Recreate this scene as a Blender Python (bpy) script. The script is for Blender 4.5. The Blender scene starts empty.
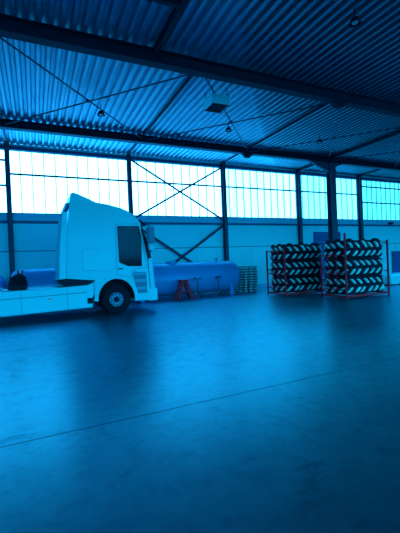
import bpy, bmesh, math, random
from mathutils import Vector, Matrix
random.seed(7)
C = bpy.context.scene.collection
SC = bpy.context.scene
PI = math.pi

# ------------------------------------------------------------------ camera
HC = 1.716
yaw, pitch, roll, FPX = 0.4354, -0.0103, -0.04174, 354.8
fw = Vector((math.sin(yaw)*math.cos(pitch), math.cos(yaw)*math.cos(pitch), math.sin(pitch)))
rt = Vector((math.cos(yaw), -math.sin(yaw), 0)); up = rt.cross(fw)
r2 = rt*math.cos(roll) + up*math.sin(roll); u2 = -rt*math.sin(roll) + up*math.cos(roll)
cd = bpy.data.cameras.new('camera'); cam = bpy.data.objects.new('camera', cd); C.objects.link(cam)
cam.matrix_world = Matrix(((r2.x, u2.x, -fw.x, 0), (r2.y, u2.y, -fw.y, 0), (r2.z, u2.z, -fw.z, HC), (0, 0, 0, 1)))
cd.sensor_fit = 'HORIZONTAL'; cd.sensor_width = 36; cd.lens = FPX/400*36; cd.clip_start = .05; cd.clip_end = 300
SC.camera = cam

# ------------------------------------------------------------------ world and exposure
SKY = (0.080, 0.60, 0.95); SKY_STRENGTH = 8.4
WINDOW_STRENGTH = 1.0
w = bpy.data.worlds.new('world'); SC.world = w; w.use_nodes = True
nt = w.node_tree; nt.nodes.clear()
out = nt.nodes.new('ShaderNodeOutputWorld'); bg = nt.nodes.new('ShaderNodeBackground')
tc = nt.nodes.new('ShaderNodeTexCoord'); sx = nt.nodes.new('ShaderNodeSeparateXYZ'); rmp = nt.nodes.new('ShaderNodeValToRGB')
nt.links.new(tc.outputs['Generated'], sx.inputs[0]); nt.links.new(sx.outputs['Z'], rmp.inputs[0])
rmp.color_ramp.elements[0].position = 0.0; rmp.color_ramp.elements[0].color = tuple(c*.12 for c in SKY) + (1,)
rmp.color_ramp.elements[1].position = 0.04; rmp.color_ramp.elements[1].color = SKY + (1,)
nt.links.new(rmp.outputs[0], bg.inputs[0]); bg.inputs[1].default_value = SKY_STRENGTH
nt.links.new(bg.outputs[0], out.inputs[0])
SC.view_settings.view_transform = 'Standard'; SC.view_settings.look = 'None'
SC.view_settings.exposure = 0.0; SC.view_settings.gamma = 1.0; SC.view_settings.use_curve_mapping = False

# ------------------------------------------------------------------ materials
TINT = (0.25, 0.62, 1.0)
def mat(name, col, rough=.6, metal=0., spec=.5, noise=0., scale=3., bump=0., coat=0., gl=(.06, .66, 1.0)):
    """diffuse body under a tinted gloss that grows towards grazing angles"""
    m = bpy.data.materials.new(name); m.use_nodes = True
    n = m.node_tree; n.nodes.clear(); L = n.links.new
    o = n.nodes.new('ShaderNodeOutputMaterial'); mx = n.nodes.new('ShaderNodeMixShader')
    df = n.nodes.new('ShaderNodeBsdfDiffuse'); g = n.nodes.new('ShaderNodeBsdfGlossy'); fr = n.nodes.new('ShaderNodeFresnel')
    df.inputs['Color'].default_value = tuple(col) + (1,); g.inputs['Color'].default_value = tuple(gl) + (1,)
    g.inputs['Roughness'].default_value = rough if not coat else rough*.5
    fr.inputs['IOR'].default_value = 1.0 + spec + coat*.5
    fac = fr.outputs[0]
    if rough > .4 or metal:
        ma = n.nodes.new('ShaderNodeMath'); ma.operation = 'MULTIPLY_ADD'; L(fac, ma.inputs[0])
        ma.inputs[1].default_value = max(.25, 1.3-rough*1.3); ma.inputs[2].default_value = metal; ma.use_clamp = True; fac = ma.outputs[0]
    L(fac, mx.inputs[0]); L(df.outputs[0], mx.inputs[1]); L(g.outputs[0], mx.inputs[2]); L(mx.outputs[0], o.inputs[0])
    if noise:
        tcn = n.nodes.new('ShaderNodeTexCoord'); nz = n.nodes.new('ShaderNodeTexNoise')
        nz.inputs['Scale'].default_value = scale; nz.inputs['Detail'].default_value = 6
        L(tcn.outputs['Object'], nz.inputs['Vector'])
        c = n.nodes.new('ShaderNodeMix'); c.data_type = 'RGBA'
        c.inputs[6].default_value = tuple(v*(1-noise) for v in col) + (1,)
        c.inputs[7].default_value = tuple(min(1, v*(1+noise)) for v in col) + (1,)
        L(nz.outputs['Fac'], c.inputs[0]); L(c.outputs[2], df.inputs['Color'])
    return m
M = {}
M['white'] = mat('white_paint', (.015, .59, .75), .3, spec=.32, noise=.03)
M['plastic'] = mat('dark_plastic', (.003, .013, .025), .6, spec=.3)
M['greyplastic'] = mat('grey_plastic', (.02, .16, .26), .5)
M['interior'] = mat('cab_interior', (.004, .06, .10), .8)
M['rubber'] = mat('rubber', (.003, .010, .018), .75, spec=.3, noise=.3)
M['lug'] = mat('lug_glare_rubber', (.07, .64, .82), .45, noise=.6, scale=5)  # black rubber lugs coloured pale: the glare on them is painted in
M['rim'] = mat('wheel_rim', (.02, .30, .46), .45, noise=.1)
M['steel'] = mat('painted_steel', (.003, .06, .11), .55, noise=.25, scale=2)
M['beam'] = mat('dark_steel', (.001, .014, .034), .6, noise=.25, scale=2)
M['brace'] = mat('brace_steel', (.004, .04, .085), .6)
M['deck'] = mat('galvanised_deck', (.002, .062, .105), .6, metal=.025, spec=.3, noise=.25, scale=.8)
M['wall'] = mat('wall_panel', (.03, .74, .90), .7, noise=.10, scale=.9)
M['sill'] = mat('sill_panel', (.01, .48, .72), .6, noise=.08)
M['trim'] = mat('trim_paint', (.006, .09, .2), .6)
M['bar'] = mat('glazing_bar', (.03, .50, .60), .6)
M['bluetank'] = mat('blue_tank_paint', (.003, .22, .56), .35, noise=.12, scale=1.2)
M['red'] = mat('dark_red_paint', (.27, .013, .03), .6, noise=.3, scale=5)
M['darkmetal'] = mat('dark_metal', (.006, .03, .06), .5, metal=.06)
M['wood'] = mat('pallet_wood', (.02, .13, .19), .85, noise=.35, scale=6)
M['litblock'] = mat('lit_block_wood', (.10, .62, .70), .85, noise=.25, scale=8)  # paler than the boards: light falling on the block ends, put into the colour
M['doorblue'] = mat('blue_door', (.004, .09, .30), .5, noise=.1)
M['heater'] = mat('heater_casing', (.04, .78, 1.0), .4)
M['amber'] = mat('amber_lens', (.35, .18, .10), .3)
M['redpart'] = mat('red_coupling', (.25, .04, .06), .5)
M['bulb'] = mat('lamp_glass', (.12, .55, .75), .3)

def glass_mat():
    m = bpy.data.materials.new('tinted_glass'); m.use_nodes = True; n = m.node_tree; n.nodes.clear()
    o = n.nodes.new('ShaderNodeOutputMaterial'); mx = n.nodes.new('ShaderNodeMixShader')
    tr = n.nodes.new('ShaderNodeBsdfTransparent'); gl = n.nodes.new('ShaderNodeBsdfGlossy'); fr = n.nodes.new('ShaderNodeFresnel')
    tr.inputs[0].default_value = (.03, .28, .44, 1); gl.inputs[0].default_value = (.02, .24, .36, 1); gl.inputs['Roughness'].default_value = .05
    fr.inputs[0].default_value = 1.45
    n.links.new(fr.outputs[0], mx.inputs[0]); n.links.new(tr.outputs[0], mx.inputs[1]); n.links.new(gl.outputs[0], mx.inputs[2])
    n.links.new(mx.outputs[0], o.inputs[0]); return m
M['glass'] = glass_mat()

def pane_mat(name, col):
    """daylit translucent glazing: slightly uneven from sheet to sheet"""
    m = bpy.data.materials.new(name); m.use_nodes = True; n = m.node_tree; b = n.nodes['Principled BSDF']
    b.inputs['Base Color'].default_value = (.1, .4, .6, 1); b.inputs['Roughness'].default_value = .3
    b.inputs['Specular Tint'].default_value = TINT + (1,)
    tcn = n.nodes.new('ShaderNodeTexCoord'); mp = n.nodes.new('ShaderNodeMapping'); nz = n.nodes.new('ShaderNodeTexNoise')
    mp.inputs['Scale'].default_value = (2.2, 1, .12); nz.inputs['Scale'].default_value = 1.6; nz.inputs['Detail'].default_value = 3
    n.links.new(tcn.outputs['Object'], mp.inputs[0]); n.links.new(mp.outputs[0], nz.inputs['Vector'])
    mx = n.nodes.new('ShaderNodeMix'); mx.data_type = 'RGBA'
    mx.inputs[6].default_value = (col[0]*.72, col[1]*.86, col[2]*.92, 1); mx.inputs[7].default_value = (col[0]*1.25, col[1]*1.1, col[2]*1.06, 1)
    n.links.new(nz.outputs['Fac'], mx.inputs[0]); n.links.new(mx.outputs[2], b.inputs['Emission Color'])
    b.inputs['Emission Strength'].default_value = WINDOW_STRENGTH
    return m

def floor_mat():
    m = bpy.data.materials.new('polished_concrete'); m.use_nodes = True; n = m.node_tree; n.nodes.clear()
    L = n.links.new
    o = n.nodes.new('ShaderNodeOutputMaterial'); mxs = n.nodes.new('ShaderNodeMixShader'); df = n.nodes.new('ShaderNodeBsdfDiffuse'); g = n.nodes.new('ShaderNodeBsdfGlossy'); fr = n.nodes.new('ShaderNodeFresnel')
    fr.inputs['IOR'].default_value = 2.0; g.inputs['Color'].default_value = (.04, .72, 1, 1)
    fa = n.nodes.new('ShaderNodeMath'); fa.operation = 'ADD'; fa.inputs[1].default_value = .07; L(fr.outputs[0], fa.inputs[0]); L(fa.outputs[0], mxs.inputs[0]); L(df.outputs[0], mxs.inputs[1]); L(g.outputs[0], mxs.inputs[2]); L(mxs.outputs[0], o.inputs[0])
    tcn = n.nodes.new('ShaderNodeTexCoord')
    def noise(scale, detail, rough=.55, vec=None, dist=0):
        z = n.nodes.new('ShaderNodeTexNoise'); z.inputs['Scale'].default_value = scale; z.inputs['Detail'].default_value = detail
        z.inputs['Roughness'].default_value = rough; z.inputs['Distortion'].default_value = dist
        L(vec or tcn.outputs['Object'], z.inputs['Vector']); return z
    def ramp(src, a, b_, ca, cb):
        r = n.nodes.new('ShaderNodeValToRGB'); e = r.color_ramp.elements
        e[0].position = a; e[1].position = b_; e[0].color = ca + (1,); e[1].color = cb + (1,); L(src, r.inputs[0]); return r
    n1 = noise(.7, 10, .7, dist=.6); n2 = noise(4.5, 10, .75); n3 = noise(1.3, 9, .75, dist=.8)
    base = ramp(n1.outputs['Fac'], .3, .72, (.001, .03, .05), (.002, .11, .155))
    stain = ramp(n2.outputs['Fac'], .30, .52, (.30, .36, .42), (1, 1, 1))
    mix = n.nodes.new('ShaderNodeMix'); mix.data_type = 'RGBA'; mix.blend_type = 'MULTIPLY'; mix.inputs[0].default_value = .6
    L(base.outputs[0], mix.inputs[6]); L(stain.outputs[0], mix.inputs[7])
    blot = ramp(n3.outputs['Fac'], .34, .46, (.35, .42, .5), (1, 1, 1))
    mix2 = n.nodes.new('ShaderNodeMix'); mix2.data_type = 'RGBA'; mix2.blend_type = 'MULTIPLY'; mix2.inputs[0].default_value = .6
    L(mix.outputs[2], mix2.inputs[6]); L(blot.outputs[0], mix2.inputs[7])
    mpp = n.nodes.new('ShaderNodeMapping'); mpp.inputs['Rotation'].default_value = (0, 0, .35); mpp.inputs['Scale'].default_value = (.8, 2.2, 1)
    L(tcn.outputs['Object'], mpp.inputs[0]); n4 = noise(1.1, 10, .68, vec=mpp.outputs[0], dist=.4)
    scuff = ramp(n4.outputs['Fac'], .29, .37, (.2, .25, .3), (1, 1, 1))
    mix3 = n.nodes.new('ShaderNodeMix'); mix3.data_type = 'RGBA'; mix3.blend_type = 'MULTIPLY'; mix3.inputs[0].default_value = .7
    L(mix2.outputs[2], mix3.inputs[6]); L(scuff.outputs[0], mix3.inputs[7])
    L(mix3.outputs[2], df.inputs['Color'])
    gm = n.nodes.new('ShaderNodeMix'); gm.data_type = 'RGBA'; gm.inputs[6].default_value = (.02, .40, .62, 1); gm.inputs[7].default_value = (.04, .72, 1, 1)
    dirt = n.nodes.new('ShaderNodeMath'); dirt.operation = 'MULTIPLY'; L(scuff.outputs[0], dirt.inputs[0]); L(stain.outputs[0], dirt.inputs[1])
    L(dirt.outputs[0], gm.inputs[0]); L(gm.outputs[2], g.inputs['Color'])
    rr = n.nodes.new('ShaderNodeMapRange'); rr.inputs[3].default_value = .27; rr.inputs[4].default_value = .36
    rr.inputs[1].default_value = .3; rr.inputs[2].default_value = .7
    L(n2.outputs['Fac'], rr.inputs[0]); L(rr.outputs[0], g.inputs['Roughness'])
    bp = n.nodes.new('ShaderNodeBump'); bp.inputs['Strength'].default_value = .07; bp.inputs['Distance'].default_value = .01
    L(n2.outputs['Fac'], bp.inputs['Height']); L(bp.outputs[0], g.inputs['Normal'])
    return m
M['floor'] = floor_mat()

# ------------------------------------------------------------------ mesh helpers
class MB:
    def __init__(s): s.bm = bmesh.new()
    def box(s, x0, x1, y0, y1, z0, z1, mtx=None):
        v = [s.bm.verts.new(Vector((x, y, z)) if mtx is None else mtx @ Vector((x, y, z))) for x in (x0, x1) for y in (y0, y1) for z in (z0, z1)]
        for f in ((0,1,3,2),(4,6,7,5),(0,4,5,1),(2,3,7,6),(0,2,6,4),(1,5,7,3)): s.bm.faces.new([v[i] for i in f])
        return s
    def bar(s, a, b, wdt, hgt=None, upv=(0,0,1)):
        a = Vector(a); b = Vector(b); d = (b-a); L = d.length; d.normalize(); u = Vector(upv)
        if abs(d.dot(u)) > .98: u = Vector((0,1,0))
        sd = d.cross(u).normalized(); u = sd.cross(d); h = hgt or wdt
        m = Matrix(((d.x, sd.x, u.x, a.x), (d.y, sd.y, u.y, a.y), (d.z, sd.z, u.z, a.z), (0,0,0,1)))
        return s.box(0, L, -wdt/2, wdt/2, -h/2, h/2, m)
    def tube(s, pts, r, n=10, caps=True):
        pts = [Vector(p) for p in pts]; rings = []; u = None
        for i, p in enumerate(pts):
            d = (pts[min(i+1, len(pts)-1)] - pts[max(i-1, 0)]).normalized()
            if u is None:
                u = Vector((0,0,1)) if abs(d.z) < .9 else Vector((0,1,0))
            u = (u - d*u.dot(d)).normalized(); sd = d.cross(u); rr = r[i] if isinstance(r, (list, tuple)) else r
            rings.append([s.bm.verts.new(p + (u*math.cos(2*PI*k/n) + sd*math.sin(2*PI*k/n))*rr) for k in range(n)])
        for a, b in zip(rings, rings[1:]):
            for k in range(n): s.bm.faces.new((a[k], a[(k+1)%n], b[(k+1)%n], b[k]))
        if caps: s.bm.faces.new(rings[0][::-1]); s.bm.faces.new(rings[-1])
        return s
    def lathe(s, prof, n=32, mtx=None, closed=False, caps=False):
        """prof: (r, h) pairs turned about the local z axis"""
        rings = []
        for r, h in prof:
            ring = []
            for k in range(n):
                p = Vector((r*math.cos(2*PI*k/n), r*math.sin(2*PI*k/n), h))
                ring.append(s.bm.verts.new(p if mtx is None else mtx @ p))
            rings.append(ring)
        pr = list(zip(rings, rings[1:])) + ([(rings[-1], rings[0])] if closed else [])
        for a, b in pr:
            for k in range(n): s.bm.faces.new((a[k], a[(k+1)%n], b[(k+1)%n], b[k]))
        if caps: s.bm.faces.new(rings[0][::-1]); s.bm.faces.new(rings[-1])
        return s
    def prism(s, poly, y0, y1):
        """poly of (x, z), extruded along y"""
        a = [s.bm.verts.new((x, y0, z)) for x, z in poly]; b = [s.bm.verts.new((x, y1, z)) for x, z in poly]
        s.bm.faces.new(a); s.bm.faces.new(b[::-1]); n = len(a)
        for k in range(n): s.bm.faces.new((a[k], b[k], b[(k+1)%n], a[(k+1)%n]))
        return s
    def ibeam_x(s, x0, x1, y, z0, z1, wd, t=.03):
        s.box(x0, x1, y-wd/2, y+wd/2, z0, z0+t); s.box(x0, x1, y-wd/2, y+wd/2, z1-t, z1); return s.box(x0, x1, y-t/2, y+t/2, z0+t, z1-t)
    def ibeam_y(s, y0, y1, x, z0, z1, wd, t=.025):
        s.box(x-wd/2, x+wd/2, y0, y1, z0, z0+t); s.box(x-wd/2, x+wd/2, y0, y1, z1-t, z1); return s.box(x-t/2, x+t/2, y0, y1, z0+t, z1-t)
    def hcol(s, x, y, z0, z1, w_, d_, t=.03):
        s.box(x-w_/2, x+w_/2, y-d_/2, y-d_/2+t, z0, z1); s.box(x-w_/2, x+w_/2, y+d_/2-t, y+d_/2, z0, z1)
        return s.box(x-t/2, x+t/2, y-d_/2+t, y+d_/2-t, z0, z1)
    def build(s, name, material, parent=None, loc=None, smooth=False, bevel=0., segs=2):
        bmesh.ops.recalc_face_normals(s.bm, faces=s.bm.faces)
        if bevel:
            es = [e for e in s.bm.edges if len(e.link_faces) == 2 and e.calc_face_angle(0) > .5]
            bmesh.ops.bevel(s.bm, geom=es, offset=bevel, segments=segs, affect='EDGES', profile=.5, clamp_overlap=True)
        me = bpy.data.meshes.new(name); s.bm.to_mesh(me); s.bm.free(); me.materials.append(material)
        if smooth:
            me.polygons.foreach_set('use_smooth', [True]*len(me.polygons)); me.set_sharp_from_angle(angle=math.radians(38))
        o = bpy.data.objects.new(name, me); C.objects.link(o)
        if loc is not None: o.location = loc
        if parent is not None: o.parent = parent
        return o

def tag(o, label=None, cat=None, group=None, kind=None):
    if label: o['label'] = label
    if cat: o['category'] = cat
    if group: o['group'] = group
    if kind: o['kind'] = kind
    return o
def thing(name, label, cat, loc=(0,0,0), rz=0., group=None):
    o = bpy.data.objects.new(name, None); o.empty_display_size = .2; C.objects.link(o)
    o.location = loc; o.rotation_euler = (0, 0, rz); return tag(o, label, cat, group)
def dup(root, loc, label, rz=None, group=None):
    def cp(o, par):
        c = o.copy(); C.objects.link(c)
        if par is not None: c.parent = par
        for ch in list(o.children): cp(ch, c)
        return c
    r = cp(root, None); r.location = loc; r['label'] = label
    if rz is not None: r.rotation_euler = (0, 0, rz)
    if group: r['group'] = group
    return r
def structure(o, label=None): 
    o['kind'] = 'structure'
    if label: o['label'] = label
    return o
def boolean(o, cutters):
    for c in cutters:
        md = o.modifiers.new('cut', 'BOOLEAN'); md.operation = 'DIFFERENCE'; md.solver = 'EXACT'; md.object = c
    dg = bpy.context.evaluated_depsgraph_get(); dg.update()
    me = bpy.data.meshes.new_from_object(o.evaluated_get(dg)); o.modifiers.clear(); o.data = me
    for c in cutters: bpy.data.objects.remove(c)

# ------------------------------------------------------------------ the hall
YW = 19.8; SILL = 4.54; HEAD = 7.72; DECK = 8.01
XL, XR, YB = -13.0, 41.0, -12.0
COLX = [-7 + 6*i for i in range(8)]           # -7 .. 35

structure(MB().box(XL, XR, YB, YW+.4, -.15, 0).build('floor', M['floor']))
j = MB()
for yj in (3.97, 8.6): j.box(XL, XR, yj-.004, yj+.004, .0005, .0015)
structure(j.build('trim_1', M['plastic']), 'narrow saw-cut joints running across the concrete floor')

# trapezoidal roof deck, ribs running towards the window wall
bm = bmesh.new(); prof = []; x = XL; P = .28
while x < XR:
    prof += [(x, DECK+.10), (x+.10, DECK+.10), (x+.145, DECK), (x+.235, DECK)]; x += P
a = [bm.verts.new((px, YB, pz)) for px, pz in prof]; b = [bm.verts.new((px, YW+.35, pz)) for px, pz in prof]
for k in range(len(a)-1): bm.faces.new((a[k], a[k+1], b[k+1], b[k]))
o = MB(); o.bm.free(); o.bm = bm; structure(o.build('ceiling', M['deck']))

wl = MB().box(XL, XR, YW, YW+.2, 0, SILL)
wl.box(XL, XR, YW, YW+.2, HEAD, DECK-.015)
structure(wl.build('wall_far', M['wall']))
structure(MB().box(XL-.2, XL, YB, YW+.2, 0, DECK+.1).build('wall_left', M['sill']))
structure(MB().box(XR, XR+.2, YB, YW+.2, 0, DECK+.1).build('wall_right', M['wall']))
structure(MB().box(XL, XR, YW-.03, YW-.001, 4.17, SILL).build('trim_2', M['sill']), 'blue band of sheeting below the strip windows')
structure(MB().box(XL, XR, YW-.16, YW-.001, 4.05, 4.168).build('trim_3', M['trim']), 'dark horizontal rail below the sheeting band')
structure(MB().box(XL, XR, YW-.012, YW-.001, 2.64, 2.68).build('trim_4', M['trim']), 'thin horizontal joint between wall panels')
structure(MB().box(XL, XR, YW-.10, YW-.001, HEAD-.04, HEAD+.14).build('trim_5', M['trim']), 'dark head rail above the strip windows')
jj = MB()
for i, cx in enumerate(COLX[:-1]):
    for k in (2, 4): jj.box(cx+k-.008, cx+k+.008, YW-.006, YW-.001, 0.16, 2.63)
structure(jj.build('trim_6', M['sill']), 'vertical joints between the wall panels')
structure(MB().box(XL, XR, YW-.05, YW-.001, 0, .15).build('baseboard_far', M['sill']))

PANES = [pane_mat('daylit_pane_white', (1.3, 4.4, 7.0)), pane_mat('daylit_pane_pale', (.88, 4.0, 6.2)), pane_mat('daylit_pane_blue', (.42, 2.9, 4.4)), pane_mat('daylit_pane_cyan', (.14, 1.6, 2.2))]
for i, cx in enumerate(COLX[:-1]):
    x0, x1 = cx, cx+6
    pm = PANES[max(0, min(i-2, 3))]
    fr = MB(); fr.box(x0, x1, YW+.02, YW+.12, SILL, SILL+.05); fr.box(x0, x1, YW+.02, YW+.12, HEAD-.05, HEAD)
    fr.box(x0, x0+.05, YW+.02, YW+.12, SILL, HEAD); fr.box(x1-.05, x1, YW+.02, YW+.12, SILL, HEAD)
    wf = structure(fr.build('window_%d' % (i+1), M['trim']))
    MB().box(x0+.05, x1-.05, YW+.13, YW+.15, SILL, HEAD).build('window_glass', pm, wf)
    gb = MB()
    for k in range(1, 11): gx = x0+6*k/11; gb.box(gx-.018, gx+.018, YW+.06, YW+.125, SILL+.05, HEAD-.05)
    gb.build('glazing_bars', M['bar'], wf)
    for zt in ((7.16, 5.92) if i in (0, 5, 6) else (6.50,)):
        MB().box(x0, x1, YW-.02, YW+.05, zt-.045, zt+.045).build('transom', M['beam'], wf)

# doors in the far wall
d = structure(MB().box(18.35, 18.5, YW-.08, YW-.001, 0, 3.6).box(20.8, 20.95, YW-.08, YW-.001, 0, 3.6).box(18.5, 20.8, YW-.08, YW-.001, 3.45, 3.6).build('door_1', M['doorblue']))
pn = MB()
for k in range(6): pn.box(18.5, 20.8, YW-.05, YW-.001, .02+k*.572, .02+k*.572+.555)
pn.build('door_panel', M['doorblue'], d, bevel=.008)
MB().box(18.72, 18.76, YW-.12, YW-.05, 1.0, 1.25).build('door_handle', M['darkmetal'], d)
d = structure(MB().box(26.6, 26.7, YW-.07, YW-.001, 0, 2.0).box(28.5, 28.6, YW-.07, YW-.001, 0, 2.0).box(26.7, 28.5, YW-.07, YW-.001, 1.92, 2.0).build('door_2', M['trim']))
MB().box(26.7, 27.59, YW-.05, YW-.001, .01, 1.92).box(27.61, 28.5, YW-.05, YW-.001, .01, 1.92).build('door_leaf', M['doorblue'], d)

# ------------------------------------------------------------------ steel frame
ORD = ['beyond the left edge of the frame', 'behind the truck chassis', 'above the white truck cab', 'rising behind the right end of the blue tank',
       'behind the far tyre rack', 'just right of the blue door', 'at the right edge of the frame', 'past the right edge of the frame']
for cx, t in zip(COLX, ORD):
    c = thing('wall_column', 'dark steel wall column between windows, ' + t, 'column', (cx, YW-.2, 0), group='columns along the window wall')
    MB().hcol(0, 0, .03, DECK-.02, .22, .26).build('column_shaft', M['steel'], c)
    MB().box(-.2, .2, -.2, .19, 0, .03).build('base_plate', M['steel'], c)
c = thing('steel_column', 'thick free-standing steel column rising between the two tyre racks', 'column', (17.2, 16.8, 0))
MB().hcol(0, 0, .04, 7.64, .42, .42, .045).build('column_shaft', M['steel'], c)
MB().box(-.35, .35, -.35, .35, 0, .04).build('base_plate', M['steel'], c)
for s, nm in ((-1, 1.75), (1, .9)):
    MB().prism([(s*.2, 7.64), (s*nm, 7.64), (s*.2, 7.64-.32*nm)], -.1, .1).build('haunch', M['steel'], c)

def mainbeam(y, z0, label, haunches):
    t = thing('roof_beam', label, 'beam', (0, y, 0))
    MB().ibeam_x(XL, XR, 0, z0, DECK, .30, .035).build('i_section', M['beam'], t)
    for hx in haunches: MB().prism([(hx-.35, z0), (hx+.35, z0), (hx+.12, z0-.2), (hx-.12, z0-.2)], -.08, .08).build('connection_plate', M['beam'], t)
mainbeam(10.0, 7.60, 'deep dark roof beam crossing the picture near the top', (10.75,))
mainbeam(16.8, 7.66, 'dark roof beam carried by the free-standing column', (11,))
for x, t in ((-1, 'at the far left'), (5, 'left of the white hanging box'), (11, 'right of the white hanging box'), (17, 'over the free-standing column'), (23, 'furthest right')):
    hb_, wb_ = (.20, .14) if x == 17 else (.11, .07)
    tag(MB().ibeam_y(10.17, 16.62, x, DECK-hb_, DECK-.004, wb_, .02).ibeam_y(16.98, YW-.34, x, DECK-hb_, DECK-.004, wb_, .02).build('cross_beam', M['beam']),
        'slim cross beam under the ribbed roof between the two main beams, ' + t, 'beam', 'slim cross beams under the roof')
tag(MB().ibeam_y(2.5, 9.83, 3.42, 7.76, DECK-.004, .11, .02).build('trimmer_beam', M['beam']), 'dark short beam meeting the deep roof beam near the top centre', 'beam')
tag(MB().ibeam_x(-8, 3.36, 7.75, 7.76, DECK-.004, .11, .02).build('trimmer_joist', M['beam']), 'dark joist at the top edge left of centre', 'beam')
# roof bracing: two crossing rods per bay
for x0, t in ((-1, 'left above the truck'), (5, 'in the middle behind the white hanging box'), (11, 'right of centre beside the column head'), (17, 'at the far right')):
    r = thing('roof_brace', 'thin crossed brace rods under the roof, ' + t, 'brace', (x0+3, 13.4, 7.8), group='crossed rods under the roof')
    MB().tube([(-2.9, -3.2, .02), (2.9, 3.2, .02)], .026, 8).build('brace_rod', M['brace'], r)
    MB().tube([(-2.9, 3.2, -.05), (2.9, -3.2, -.05)], .026, 8).build('brace_rod', M['brace'], r)
    MB().lathe([(.07, -.06), (.07, .03)], 12, caps=True).build('crossing_plate', M['brace'], r)
# wall bracing in the second bay
for z0, z1, lab in ((4.35, 7.62, 'crossed flat steel braces in front of the bright windows'), (.25, 4.0, 'crossed steel braces against the wall panels behind the tank')):
    r = thing('wall_brace', lab, 'brace', (8, YW-.1, (z0+z1)/2)); h = (z1-z0)/2
    wd = .11 if z0 > 4 else .14
    MB().bar((-2.86, -.10, -h), (2.86, -.10, h), wd, .02, (0, 1, 0)).build('brace_strut', M['brace'], r)
    MB().bar((-2.86, -.13, h), (2.86, -.13, -h), wd, .02, (0, 1, 0)).build('brace_strut', M['brace'], r)

# ------------------------------------------------------------------ heater and lamps
h = thing('unit_heater', 'white box heater hanging under the ribbed roof near the top centre', 'heater', (6.32, 11.55, 7.40))
MB().box(-.36, .36, -.36, .36, 0, .34).build('casing', M['heater'], h, bevel=.015)
lv = MB()
for k in range(7): lv.box(-.31, .31, -.30+k*.09, -.25+k*.09, -.02, -.001)
lv.box(-.33, .33, -.34, -.31, -.025, -.001).box(-.33, .33, .31, .34, -.025, -.001).build('outlet_grille', M['plastic'], h)
for sx in (-1, 1):
    for sy in (-1, 1): MB().tube([(sx*.3, sy*.3, .34), (sx*.3, sy*.3, .655)], .012, 6).build('hanger_rod', M['brace'], h)
lamp = None
for (x, y, t) in ((7.77, 6.46, 'nearest, high in the top right corner'), (13.46, 13.86, 'left of the free-standing column'), (8.16, 13.94, 'behind the white hanging box'), (2.55, 14.10, 'above the truck near the brace crossing')):
    x = XL + .28*round((x-XL-.19)/.28) + .19
    lab = 'small bell-shaped pendant lamp under the roof, ' + t
    if lamp is None:
        lamp = thing('pendant_lamp', lab, 'lamp', (x, y, 7.62), group='bell lamps under the roof')
        MB().lathe([(.05, .17), (.09, .14), (.13, .07), (.15, 0), (.142, 0), (.12, .065), (.08, .13), (.045, .16)], 20, closed=True).build('lamp_shade', M['plastic'], lamp, smooth=True)
        MB().lathe([(.02, .13), (.05, .10), (.085, .05), (.075, .015), (.02, 0)], 16, caps=True).build('bulb', M['bulb'], lamp, smooth=True)
        MB().tube([(0, 0, .16), (0, 0, DECK-7.62)], .018, 8).build('stem', M['plastic'], lamp)
    else: dup(lamp, (x, y, 7.62), lab)
sn = thing('smoke_detector', 'small pale round detector on the roof near the top edge', 'detector', (6.80, 6.31, DECK-.10))
MB().lathe([(.02, 0), (.05, .005), (.06, .03), (.06, .06)], 16, caps=True).build('sensor_head', M['heater'], sn, smooth=True)
MB().lathe([(.075, .06), (.075, .098)], 16, caps=True).build('mount', M['plastic'], sn)
wlamp = thing('wall_light', 'small dark floodlight on the wall at the far right', 'lamp', (26.4, YW-.17, 4.17))
MB().box(-.14, .14, -.16, .08, .03, .20).build('housing', M['plastic'], wlamp, bevel=.01); MB().box(-.03, .03, -.05, .05, 0, .03).build('bracket', M['plastic'], wlamp)

# ------------------------------------------------------------------ truck (heading right, its right side towards the camera)
Y0, Y1 = 12.75, 15.20
T = thing('truck', 'white tractor unit parked facing right in front of the blue tank', 'truck', (0, 0, 0))
arch = [(2.61+.66*math.cos(math.radians(a)), .58+.70*math.sin(math.radians(a))) for a in range(172, 4, -9)]
cabp = [(.95, 1.36), (1.01, 2.6), (1.10, 3.5), (1.17, 4.02), (1.95, 3.99), (2.40, 3.93), (2.86, 3.82), (3.15, 3.70), (3.36, 3.56), (3.50, 3.41), (3.60, 3.24), (3.72, 2.95), (3.82, 2.64), (3.97, 2.05),
        (4.02, 1.35), (4.06, .80), (4.06, .46), (4.0, .42), (3.27, .42), (3.27, .56)] + arch[::-1] + [(1.93, .74), (1.84, .74), (1.84, 1.25)]
cab = MB().prism(cabp, Y0, Y1).build('cab', M['white'], T, bevel=.05, segs=3)
winp = [(2.74, 3.14), (3.50, 3.14), (3.57, 2.75), (3.56, 1.70), (3.06, 1.72), (2.76, 1.86)]
c1 = MB().prism([(1.15, 1.56), (1.25, 3.6), (3.3, 3.5), (3.62, 2.7), (3.82, 1.9), (3.82, 1.56)], Y0+.07, Y1-.07).build('cut', M['interior'])
c2 = MB().prism(winp, Y0-1, Y1+1).build('cut', M['interior'])
c3 = MB().prism([(3.40, 3.22), (4.2, 3.30), (4.4, 2.08), (3.6, 2.08)], Y0+.13, Y1-.13).build('cut', M['interior'])
c4 = MB().box(1.95, 3.26, Y0+.5, Y1-.5, .3, 1.2).build('cut', M['interior'])
boolean(cab, [c1, c2, c3])
bpy.data.objects.remove(c4)
cab.data.polygons.foreach_set('use_smooth', [True]*len(cab.data.polygons)); cab.data.set_sharp_from_angle(angle=math.radians(30))
def sp(mb, name, m, par, **k): return mb.build(name, m, par, **k)
for ya, yb in ((Y0+.012, Y0+.022), (Y1-.022, Y1-.012)): MB().prism(winp, ya, yb).build('side_window', M['glass'], cab)
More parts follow.
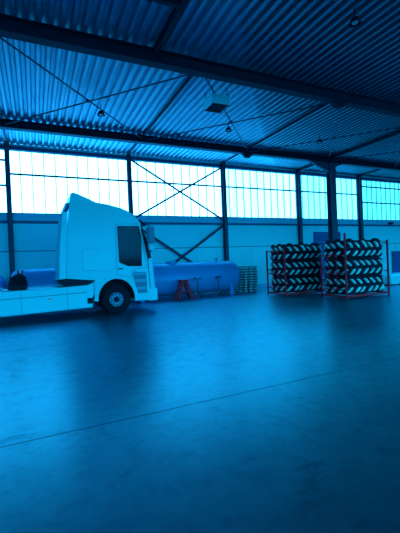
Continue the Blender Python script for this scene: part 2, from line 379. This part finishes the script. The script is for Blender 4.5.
MB().prism([(3.60, 3.22), (3.615, 3.22), (3.965, 2.08), (3.95, 2.08)], Y0+.13, Y1-.13).build('windscreen', M['glass'], cab)
# window rubber around each side window
def ringmb(poly, wd, ya, yb):
    mb = MB(); n = len(poly)
    for k in range(n):
        a = poly[k]; b = poly[(k+1)%n]; mb.bar((a[0], (ya+yb)/2, a[1]), (b[0], (ya+yb)/2, b[1]), wd, abs(yb-ya), (0, 1, 0))
    return mb
for ya, yb in ((Y0-.008, Y0+.010), (Y1-.010, Y1+.008)): ringmb(winp, .035, ya, yb).build('window_seal', M['plastic'], cab)
# door outline, handle, character line and locker hatch (near side and far side)
doorp = [(2.66, 3.22), (3.46, 3.24), (3.62, 2.75), (3.76, 1.62), (3.30, 1.60), (3.16, 1.30), (2.66, 1.42)]
for ys, sg in ((Y0, -1), (Y1, 1)):
    dr = ringmb(doorp, .014, ys+sg*.001, ys+sg*.005).build('door_seam', M['greyplastic'], cab)
    MB().box(2.70, 2.86, ys+sg*.03-.012, ys+sg*.03+.012, 1.60, 1.64).box(2.71, 2.73, min(ys, ys+sg*.03), max(ys, ys+sg*.03), 1.605, 1.635).box(2.83, 2.85, min(ys, ys+sg*.03), max(ys, ys+sg*.03), 1.605, 1.635).build('door_handle', M['plastic'], dr)
    MB().bar((1.62, ys+sg*.006, 2.72), (2.64, ys+sg*.006, 2.36), .03, .012, (0, 1, 0)).build('side_crease', M['white'], cab)
    hp = [(1.50, 1.62), (1.50, 2.28), (1.62, 2.36), (2.58, 2.30), (2.58, 1.70), (2.45, 1.58)]
    MB().prism(hp, min(ys+sg*.001, ys+sg*.014), max(ys+sg*.001, ys+sg*.014)).build('locker_hatch', M['white'], cab, bevel=.005)
    ringmb(hp, .014, ys+sg*.001, ys+sg*.006).build('hatch_seam', M['greyplastic'], cab)
    # curved corner deflector, dark, ahead of the door
    MB().prism([(3.60, 3.22), (3.68, 3.02), (3.84, 2.5), (3.95, 1.98), (3.80, 1.94), (3.72, 2.4), (3.63, 2.85), (3.59, 3.02)], min(ys, ys+sg*.012), max(ys, ys+sg*.012)).build('pillar_trim', M['plastic'], cab)
    MB().bar((3.80, ys+sg*.003, 1.95), (3.86, ys+sg*.003, .86), .025, .008, (0, 1, 0)).build('corner_seam', M['plastic'], T)
    # wheel arch lip
    al = MB(); pts = [(2.61+.71*math.cos(math.radians(a)), .58+.76*math.sin(math.radians(a))) for a in range(184, 0, -8)]
    for p, q in zip(pts, pts[1:]): al.bar((p[0], ys+sg*.015, p[1]), (q[0], ys+sg*.015, q[1]), .13, .05, (0, 1, 0))
    al.build('arch_lip', M['white'], T)
    ln = MB(); yy = ys-sg*.40
    pts = [(2.61+.645*math.cos(math.radians(a)), .58+.685*math.sin(math.radians(a))) for a in range(200, -16, -9)]
    for p, q in zip(pts, pts[1:]): ln.bar((p[0], yy, p[1]), (q[0], yy, q[1]), .02, .72, (0, 1, 0))
    ln.build('arch_liner', M['plastic'], T)
    lb = MB().prism([(p[0], p[1]) for p in pts], *sorted((ys-sg*.76, ys-sg*.78))).build('liner_back', M['plastic'], T)
    # steps below the door
    st = MB().prism([(3.20, 1.50), (3.72, 1.47), (3.74, .70), (3.34, .70), (3.30, 1.0)], min(ys+sg*.001, ys+sg*.006), max(ys+sg*.001, ys+sg*.006)).build('step_well', M['greyplastic'], T)
    for k, (xa, xb, z) in enumerate(((3.20, 3.72, 1.36), (3.27, 3.73, 1.10), (3.32, 3.74, .82))):
        MB().box(xa, xb, min(ys+sg*.004, ys+sg*.04), max(ys+sg*.004, ys+sg*.04), z, z+.12).build('step', M['rim'], st, bevel=.01)
    # mirrors on an arm ahead of the door
    mr = MB().box(3.74, 3.98, min(ys+sg*.20, ys+sg*.42), max(ys+sg*.20, ys+sg*.42), 2.50, 3.10).build('mirror', M['greyplastic'], T, bevel=.04, segs=3)
    MB().box(3.76, 3.96, min(ys+sg*.22, ys+sg*.42), max(ys+sg*.22, ys+sg*.42), 2.24, 2.44).build('wide_angle_mirror', M['white'], mr, bevel=.03)
    MB().tube([(3.62, ys, 3.12), (3.80, ys+sg*.18, 3.20), (3.86, ys+sg*.30, 3.12)], .025, 8).build('mirror_arm', M['greyplastic'], mr)
    MB().tube([(3.80, ys, 2.15), (3.85, ys+sg*.2, 2.16), (3.87, ys+sg*.30, 2.28)], .025, 8).build('mirror_arm', M['greyplastic'], mr)
    MB().box(3.732, 3.739, min(ys+sg*.22, ys+sg*.40), max(ys+sg*.22, ys+sg*.40), 2.55, 3.05).build('mirror_glass', M['rim'], mr)
    # extender flap behind the cab
    MB().prism([(.72, 1.34), (.80, 2.6), (.93, 3.62), (1.07, 3.62), (1.0, 2.6), (.94, 1.34)], min(ys-sg*.01, ys-sg*.05), max(ys-sg*.01, ys-sg*.05)).build('air_deflector', M['white'], T)
# roof spoiler, sun visor, front
MB().prism([(1.16, 3.98), (1.22, 4.29), (1.33, 4.31), (1.72, 4.15), (2.06, 3.99)], Y0+.08, Y1-.08).build('roof_spoiler', M['white'], T, bevel=.015)
MB().prism([(1.03, 3.80), (1.02, 3.93), (1.16, 3.95), (1.14, 3.80)], Y0+.06, Y1-.06).build('roof_edge_strip', M['greyplastic'], T)
MB().prism([(3.50, 3.42), (3.62, 3.42), (3.84, 3.24), (3.82, 3.21), (3.60, 3.30)], Y0+.15, Y1-.15).build('sun_visor', M['plastic'], T)
g = MB().box(4.03, 4.07, Y0+.35, Y1-.35, 1.05, 1.95).build('grille', M['plastic'], T)
for k in range(5): MB().box(4.07, 4.10, Y0+.38, Y1-.38, 1.10+k*.165, 1.19+k*.165).build('grille_slat', M['greyplastic'], g)
bp = MB().box(3.80, 4.14, Y0-.01, Y1+.01, .38, .84).build('bumper', M['white'], T, bevel=.05, segs=3)
for ya in (Y0+.08, Y1-.50): MB().box(4.13, 4.16, ya, ya+.42, .58, .78).build('headlamp', M['rim'], bp, bevel=.01)
# interior
MB().box(3.30, 3.80, Y0+.10, Y1-.10, 1.56, 1.98).build('dashboard', M['interior'], cab, bevel=.05)
for ya in (Y0+.30, Y1-.85):
    se = MB().box(2.45, 2.98, ya, ya+.52, 1.60, 1.98).build('seat', M['interior'], cab, bevel=.05)
    MB().prism([(2.42, 1.95), (2.58, 1.95), (2.50, 2.70), (2.36, 2.70)], ya+.02, ya+.50).build('seat_back', M['interior'], se, bevel=.03)
    MB().box(2.38, 2.50, ya+.13, ya+.39, 2.72, 2.94).build('headrest', M['interior'], se, bevel=.03)
mt = Matrix.Translation((3.22, Y1-.60, 2.10)) @ Matrix.Rotation(math.radians(-35), 4, 'Y')
sw = MB(); pts = [mt @ Vector((.22*math.cos(2*PI*k/24), .22*math.sin(2*PI*k/24), 0)) for k in range(25)]
sw.tube(pts, .018, 8).tube([mt @ Vector((0, -.2, 0)), mt @ Vector((0, .2, 0))], .015, 6).tube([mt @ Vector((0, 0, 0)), (3.42, Y1-.60, 1.85)], .025, 8).build('steering_wheel', M['plastic'], cab)
# dark underside below the rear of the cab
MB().prism([(.64, 1.345), (.70, 1.22), (.88, 1.12), (1.66, 1.125), (1.80, 1.19), (1.90, 1.262), (1.84, 1.27), (.95, 1.37)], Y0-.012, Y1+.012).build('cab_underside', M['plastic'], T)
# chassis, skirts
ch = MB()
for ya in (13.55, 14.22): ch.box(-3.3, 3.7, ya, ya+.08, .72, 1.0)
for xa in (-3.2, -2.0, -.8, .6, 1.7): ch.box(xa, xa+.1, 13.63, 14.22, .75, .97)
ch.build('chassis_frame', M['darkmetal'], T)
MB().box(-1.35, 1.83, 13.2, 14.6, 1.0, 1.055).build('catwalk', M['darkmetal'], T)
for ys, sg in ((Y0, 1), (Y1, -1)):
    ya, yb = sorted((ys+sg*.03, ys+sg*.13))
    sk = MB().prism([(-1.40, .27), (-1.40, 1.05), (.70, 1.08), (1.60, 1.11), (1.838, 1.22), (1.838, .74), (1.80, .70), (1.77, .32)], ya, yb).build('side_skirt', M['white'], T, bevel=.03)
    yo = ya if sg > 0 else yb
    MB().bar((-1.38, yo-sg*.003, .80), (1.60, yo-sg*.003, .86), .025, .012, (0, 1, 0)).build('skirt_crease', M['greyplastic'], sk)
    MB().box(1.60, 1.79, *sorted((yo-sg*.02, yo)), .46, .66).build('step_cover', M['plastic'], sk, bevel=.01)
    MB().box(.36, .45, *sorted((yo-sg*.018, yo)), .70, .75).build('marker_lamp', M['amber'], sk)
    MB().box(1.80, 1.86, *sorted((yo-sg*.02, yo)), .54, .60).build('marker_lamp', M['amber'], sk)
    for xa in (-.45, .95): MB().box(xa, xa+.012, *sorted((yo-sg*.004, yo)), .30, 1.04).build('panel_gap', M['greyplastic'], sk)
    MB().box(-1.3, 1.7, *sorted((ys+sg*.15, ys+sg*.75)), .42, .98).build('fuel_tank', M['darkmetal'], T, bevel=.06)
# wheels
def wheel(x, y, sg, dual=False):
    """sg = -1: outer face towards -y"""
    mt = Matrix.Translation((x, y, .53)) @ Matrix.Rotation(PI/2*(1 if sg < 0 else -1), 4, 'X')
    ms = mt @ Matrix.Diagonal((.86, .86, 1, 1))
    # local +z is the outer face
    ty = MB().lathe([(.255, -.005), (.36, .012), (.46, .0), (.51, -.03), (.53, -.06), (.53, -.10), (.515, -.105), (.515, -.125), (.53, -.13), (.53, -.19), (.515, -.195), (.515, -.215), (.53, -.22), (.53, -.26), (.51, -.29), (.46, -.32), (.36, -.33), (.255, -.32)], 40, mt, closed=True).build('wheel', M['rubber'], T, smooth=True)
    off = 0.0 if not dual else -.1
    rm = MB().lathe([(.295, -.01), (.285, .012), (.265, .0), (.25, -.04+off), (.19, .0+off), (.165, .015+off), (.12, .015+off), (.12, -.05+off), (.29, -.06+off)], 36, ms, closed=True).build('rim', M['rim'], ty, smooth=True)
    MB().lathe([(.02, .07+off), (.075, .065+off), (.095, .05+off), (.10, -.04+off)], 20, mt, caps=True).build('hub_cap', M['plastic'], ty, smooth=True)
    if dual: return
    for k in range(10):
        a = 2*PI*k/10; p = ms @ Vector((.142*math.cos(a), .142*math.sin(a), .012+off)); q = ms @ Vector((.142*math.cos(a), .142*math.sin(a), .05+off))
        MB().tube([p, q], .017, 6).build('wheel_nut', M['darkmetal'], ty)
        a = 2*PI*(k+.5)/10; p = ms @ Vector((.218*math.cos(a), .218*math.sin(a), -.022+off)); q = ms @ Vector((.218*math.cos(a), .218*math.sin(a), -.005+off))
        MB().tube([p, q], .026, 8).build('hand_hole', M['plastic'], ty)
wheel(2.61, Y0+.06, -1); wheel(2.61, Y1-.06, 1)
for y, sg in ((Y0+.03, -1), (Y0+.40, -1), (Y1-.03, 1), (Y1-.40, 1)): wheel(-2.1, y, sg, True)
MB().tube([(2.61, Y0+.4, .53), (2.61, Y1-.4, .53)], .08, 10).build('axle', M['darkmetal'], T)
MB().tube([(-2.1, Y0+.7, .53), (-2.1, Y1-.7, .53)], .12, 10).build('axle', M['darkmetal'], T)
for ys, sg in ((Y0, 1), (Y1, -1)):
    f = MB(); pts = [(-2.1+.66*math.cos(math.radians(a)), .53+.66*math.sin(math.radians(a))) for a in range(165, 14, -10)]
    for p, q in zip(pts, pts[1:]): f.bar((p[0], ys+sg*.4, p[1]), (q[0], ys+sg*.4, q[1]), .02, .7, (0, 1, 0))
    f.build('mudguard', M['plastic'], T)
# fifth wheel coupling and hose bracket on the chassis
fw5 = MB().prism([(-1.9, 1.0), (-1.5, 1.22), (-1.2, 1.22), (-.95, 1.0)], 13.45, 14.35).build('fifth_wheel', M['darkmetal'], T)
MB().lathe([(.06, 1.222), (.45, 1.222), (.45, 1.27), (.06, 1.27)], 24, Matrix.Translation((-1.6, 13.9, 0)), closed=True).build('coupling_plate', M['darkmetal'], fw5)
hb = MB().prism([(-.86, 1.06), (-.80, 1.36), (-.66, 1.56), (-.44, 1.62), (-.30, 1.52), (-.24, 1.30), (-.26, 1.06)], 13.35, 13.75).build('hose_bracket', M['plastic'], T, bevel=.05)
for k in range(4):
    hz = MB(); hz.tube([(-.70+.12*k+.16*math.sin(t*.5)*.5, 13.30-.02*k, 1.52-.30*math.sin(t*PI/8)) for t in range(9)], .022, 8).build('air_hose', M['rubber'], hb)
for k in range(2): MB().tube([(-.52+.13*k, 13.55, 1.60), (-.52+.13*k, 13.55, 1.72)], .035, 10).build('coupling_head', M['redpart'], hb)

# ------------------------------------------------------------------ blue tanks
def tank(x0, x1, y, r, zc, label, legs):
    t = thing('storage_tank', label, 'tank', ((x0+x1)/2, y, 0)); hl = (x1-x0)/2
    prof = []
    dd = .42
    for k in range(8): a = PI/2*k/8; prof.append((max(.01, r*math.sin(a)), -hl+dd*(1-math.cos(a))))
    prof += [(r, -hl+dd), (r, 0), (r, hl-dd)]
    for k in range(7, -1, -1): a = PI/2*k/8; prof.append((max(.01, r*math.sin(a)), hl-dd*(1-math.cos(a))))
    mt = Matrix.Translation((0, 0, zc)) @ Matrix.Rotation(PI/2, 4, 'Y')
    MB().lathe(prof, 40, mt, caps=True).build('shell', M['bluetank'], t, smooth=True)
    wb = MB()
    for xx in (-hl+dd, -hl/2.2, 0, hl/2.2, hl-dd): wb.lathe([(r+.002, xx-.02), (r+.008, xx-.01), (r+.008, xx+.01), (r+.002, xx+.02)], 40, mt)
    wb.build('weld_seam', M['bluetank'], t, smooth=True)
    for lx in legs:
        for s in (-1, 1): MB().box(lx-.09, lx+.09, s*(r*.78)-.05, s*(r*.78)+.05, 0, zc-r*.30).build('leg', M['bluetank'], t)
    return t, hl
tk, hl = tank(-1.05, 10.1, 16.95, .80, .96, 'long blue horizontal storage tank on the floor behind the truck', (-4.2, 0, 4.85))
MB().lathe([(.26, 1.68), (.26, 1.80), (.30, 1.80), (.30, 1.84), (.02, 1.855)], 20, Matrix.Translation((1.75, 0, 0)), caps=True).build('manhole', M['bluetank'], tk)
MB().tube([(4.35, 0, 1.72), (4.35, 0, 1.90)], .05, 10).box(4.25, 4.45, -.08, .08, 1.90, 1.93).build('valve', M['bluetank'], tk)
tank(-9.5, -1.1, 16.9, .78, .94, 'second blue tank just visible at the left edge behind the chassis', (-3, 3))

# ------------------------------------------------------------------ trestle, stands, pallets in front of the tank
tr = thing('trestle', 'red steel A-shaped trestle standing against the blue tank', 'trestle', (6.42, 15.74, 0))
MB().box(-.16, .16, -.22, .22, .84, .95).build('top_bar', M['red'], tr)
for sx in (-1, 1):
    for sy in (-1, 1): MB().bar((sx*.08, sy*.17, .86), (sx*.40, sy*.24, 0.01), .10, .10).build('leg', M['red'], tr)
MB().bar((-.25, -.215, .38), (.25, -.215, .38), .05, .04).bar((-.25, .215, .38), (.25, .215, .38), .05, .04).build('cross_bar', M['red'], tr)
stand = None
for x, lab in ((7.15, 'dark support stand between the red trestle and a taller stand'), (8.30, 'dark support stand beside the right leg of the blue tank')):
    if stand is None:
        stand = thing('support_stand', lab, 'stand', (x, 15.72, 0), group='support stands before the tank')
        MB().tube([(0, 0, .25), (0, 0, .92)], .035, 10).build('post', M['darkmetal'], stand)
        MB().box(-.17, .17, -.06, .06, .92, .98).box(-.17, -.13, -.06, .06, .98, 1.03).box(.13, .17, -.06, .06, .98, 1.03).build('head', M['darkmetal'], stand)
        for k in range(3):
            a = 2*PI*k/3 - PI/2; MB().bar((0, 0, .42), (.28*math.cos(a), .28*math.sin(a), .015), .04, .03).build('leg', M['darkmetal'], stand)
        MB().lathe([(.05, .25), (.06, .27), (.06, .43), (.05, .45)], 10, caps=True).build('collar', M['darkmetal'], stand)
    else: dup(stand, (x, 15.72, 0), lab, rz=.5)
tierw = ['lowest', 'second lowest', 'third from the floor', 'fourth from the floor', 'fifth from the floor', 'fifth from the top', 'fourth from the top', 'third from the top', 'second from the top', 'topmost']
pal = None
for k in range(10):
    lab = 'weathered wooden pallet beside the blue tank end, %s in its stack' % tierw[k]
    z = k*.1405; dx = random.uniform(-.012, .012)
    if pal is None:
        pal = thing('pallet', lab, 'pallet', (10.68, 17.0, z), group='pallets stacked at the tank end')
        db = MB()
        for q in range(5): db.box(-.4+q*.165, -.4+q*.165+.14, -.6, .6, .118, .14)
        db.box(-.4, .4, -.6, -.46, .096, .118).box(-.4, .4, -.07, .07, .096, .118).box(-.4, .4, .46, .6, .096, .118).build('deck_boards', M['wood'], pal)
        for bx_ in (-.33, 0, .33):
            for by_ in (-.53, 0, .53): MB().box(bx_-.06, bx_+.06, by_-.07, by_+.07, .022, .096).build('block', M['litblock'], pal)
        MB().box(-.4, -.26, -.6, .6, 0, .022).box(-.07, .07, -.6, .6, 0, .022).box(.26, .4, -.6, .6, 0, .022).build('bottom_boards', M['wood'], pal)
    else: dup(pal, (10.68+dx, 17.0+random.uniform(-.02, .02), z), lab)

lp = thing('low_platform', 'low pale platform on the floor beyond the nearer rack at the right edge', 'platform', (18.9, 13.9, 0))
MB().box(-.95, .95, -.45, .45, .50, .64).build('top_slab', M['heater'], lp, bevel=.02)
MB().box(-.90, .90, -.41, .41, .06, .499).build('side_panel', M['white'], lp, bevel=.01)
MB().box(-.84, .84, -.36, .36, 0, .059).build('plinth', M['plastic'], lp)

# ------------------------------------------------------------------ tyre racks
def rack(x0, x1, y0, y1, hts, label):
    t = thing('tyre_rack', label, 'rack', (x0, y0, 0)); W = x1-x0; D = y1-y0
    for (px, py), h in zip(((0, 0), (W, 0), (0, D), (W, D)), hts):
        MB().box(px-.03, px+.03, py-.03, py+.03, 0, h).build('post', M['red'], t)
    bf = MB()
    for py in (0, D): bf.box(.03, W-.03, py-.03, py+.03, .08, .16)
    for px in (0, W/2, W): bf.box(px-.03, px+.03, .03, D-.03, .08, .16)
    bf.build('base_frame', M['red'], t)
    for px, hs in ((0, (.40, 1.05, min(hts[0], hts[2])-.06)), (W, (.40, 1.05, min(hts[1], hts[3])-.06))):
        sg = -.02 if px == 0 else .02
        for h in hs: MB().box(px+sg-.018, px+sg+.018, .03, D-.03, h-.02, h+.02).build('end_rail', M['red'], t)
        for q in (.34, .66): MB().box(px+sg-.012, px+sg+.012, D*q-.012, D*q+.012, .42, hs[-1]-.02).build('end_bar', M['red'], t)
    MB().box(.03, W-.03, D-.02, D+.02, 1.2, 1.26).build('back_rail', M['red'], t)
    return t
rack(11.2, 13.66, 10.35, 11.70, (2.66, 2.38, 1.85, 2.34), 'nearer red steel rack loaded with big lug tyres, right')
rack(10.3, 12.76, 13.0, 14.35, (2.26, 2.32, 2.18, 2.30), 'farther red steel rack loaded with big lug tyres, left')

TW = .735
LX, LY, RC = 2.34, 1.22, .29                 # outer size of the squeezed loop and its corner radius
def loop_point(sv, off):
    """point and outward normal at arc length sv along the rounded loop, pushed out by off"""
    a, b = LX/2-RC, LY/2-RC
    segs = [('l', (-a, -LY/2), (a, -LY/2)), ('c', (a, -b), -90), ('l', (LX/2, -b), (LX/2, b)), ('c', (a, b), 0), ('l', (a, LY/2), (-a, LY/2)), ('c', (-a, b), 90), ('l', (-LX/2, b), (-LX/2, -b)), ('c', (-a, -b), 180)]
    lens = [2*a, PI*RC/2, 2*b, PI*RC/2]*2; sv %= sum(lens)
    for sg_, L in zip(segs, lens):
        if sv <= L: break
        sv -= L
    if sg_[0] == 'l':
        p, q = Vector(sg_[1]), Vector(sg_[2]); d = (q-p).normalized(); n = Vector((d.y, -d.x)); return p + d*sv + n*off
    an = math.radians(sg_[2]) + sv/RC; n = Vector((math.cos(an), math.sin(an))); return Vector(sg_[1]) + n*(RC+off)
PERI = 4*(LX/2-RC) + 4*(LY/2-RC) + 2*PI*RC
def make_tyre(label, loc, phase, lump):
    t = thing('lug_tyre', label, 'tyre', loc, 0, 'lug tyres lying in the racks')
    h = TW/2
    def rise(sv): return lump*max(0, math.sin(2*PI*sv/PERI*9 + 1.0))**.6 if lump else 0
    prof = [(-.20, .10), (-.17, .03), (-.10, 0), (-.04, .03), (0, .10), (.004, h), (0, TW-.10), (-.04, TW-.03), (-.10, TW), (-.17, TW-.03), (-.20, TW-.10), (-.23, TW-.12), (-.23, .12)]
    cb = MB(); n = 96; rings = []
    for k in range(n):
        sv = PERI*k/n; rs = rise(sv); ring = []
        for off, z in prof: p = loop_point(sv, off); ring.append(cb.bm.verts.new((p.x, p.y, z + (rs if z > h+.1 else 0))))
        rings.append(ring)
    m = len(prof)
    for k in range(n):
        A, B = rings[k], rings[(k+1)%n]
        for c_ in range(m): cb.bm.faces.new((A[c_], A[(c_+1)%m], B[(c_+1)%m], B[c_]))
    cb.build('carcass', M['rubber'], t, smooth=True)
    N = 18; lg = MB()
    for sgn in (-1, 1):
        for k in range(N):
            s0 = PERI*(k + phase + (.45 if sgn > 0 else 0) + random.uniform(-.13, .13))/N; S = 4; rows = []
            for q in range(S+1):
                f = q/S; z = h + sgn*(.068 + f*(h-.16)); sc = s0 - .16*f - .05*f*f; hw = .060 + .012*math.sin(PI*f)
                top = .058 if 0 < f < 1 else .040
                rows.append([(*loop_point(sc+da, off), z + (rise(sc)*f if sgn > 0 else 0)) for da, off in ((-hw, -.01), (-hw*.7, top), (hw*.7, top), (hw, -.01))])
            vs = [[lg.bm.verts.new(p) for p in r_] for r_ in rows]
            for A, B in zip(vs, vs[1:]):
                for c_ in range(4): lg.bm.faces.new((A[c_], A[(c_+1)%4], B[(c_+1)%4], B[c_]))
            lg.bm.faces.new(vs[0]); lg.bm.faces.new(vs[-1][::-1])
    tag(lg.build('tread_lugs', M['lug'], t), 'chevron tread lugs with glare painted in pale')
    return t
TY = []
for (rx, ry, rn) in ((11.2, 10.35, 'nearer'), (10.3, 13.0, 'farther')):
    for k, kn in enumerate(('at the bottom of', 'in the middle of', 'on top in')):
        lab = 'black rubber tyre with pale chevron lugs %s the %s red rack' % (kn, rn)
        loc = (rx+1.23, ry+.675, .165+k*(TW+.004))
        if len(TY) < 3: TY.append(make_tyre(lab, loc, (.1, .5, .85)[k], .09 if k == 2 else 0))
        else: dup(TY[k], loc, lab)
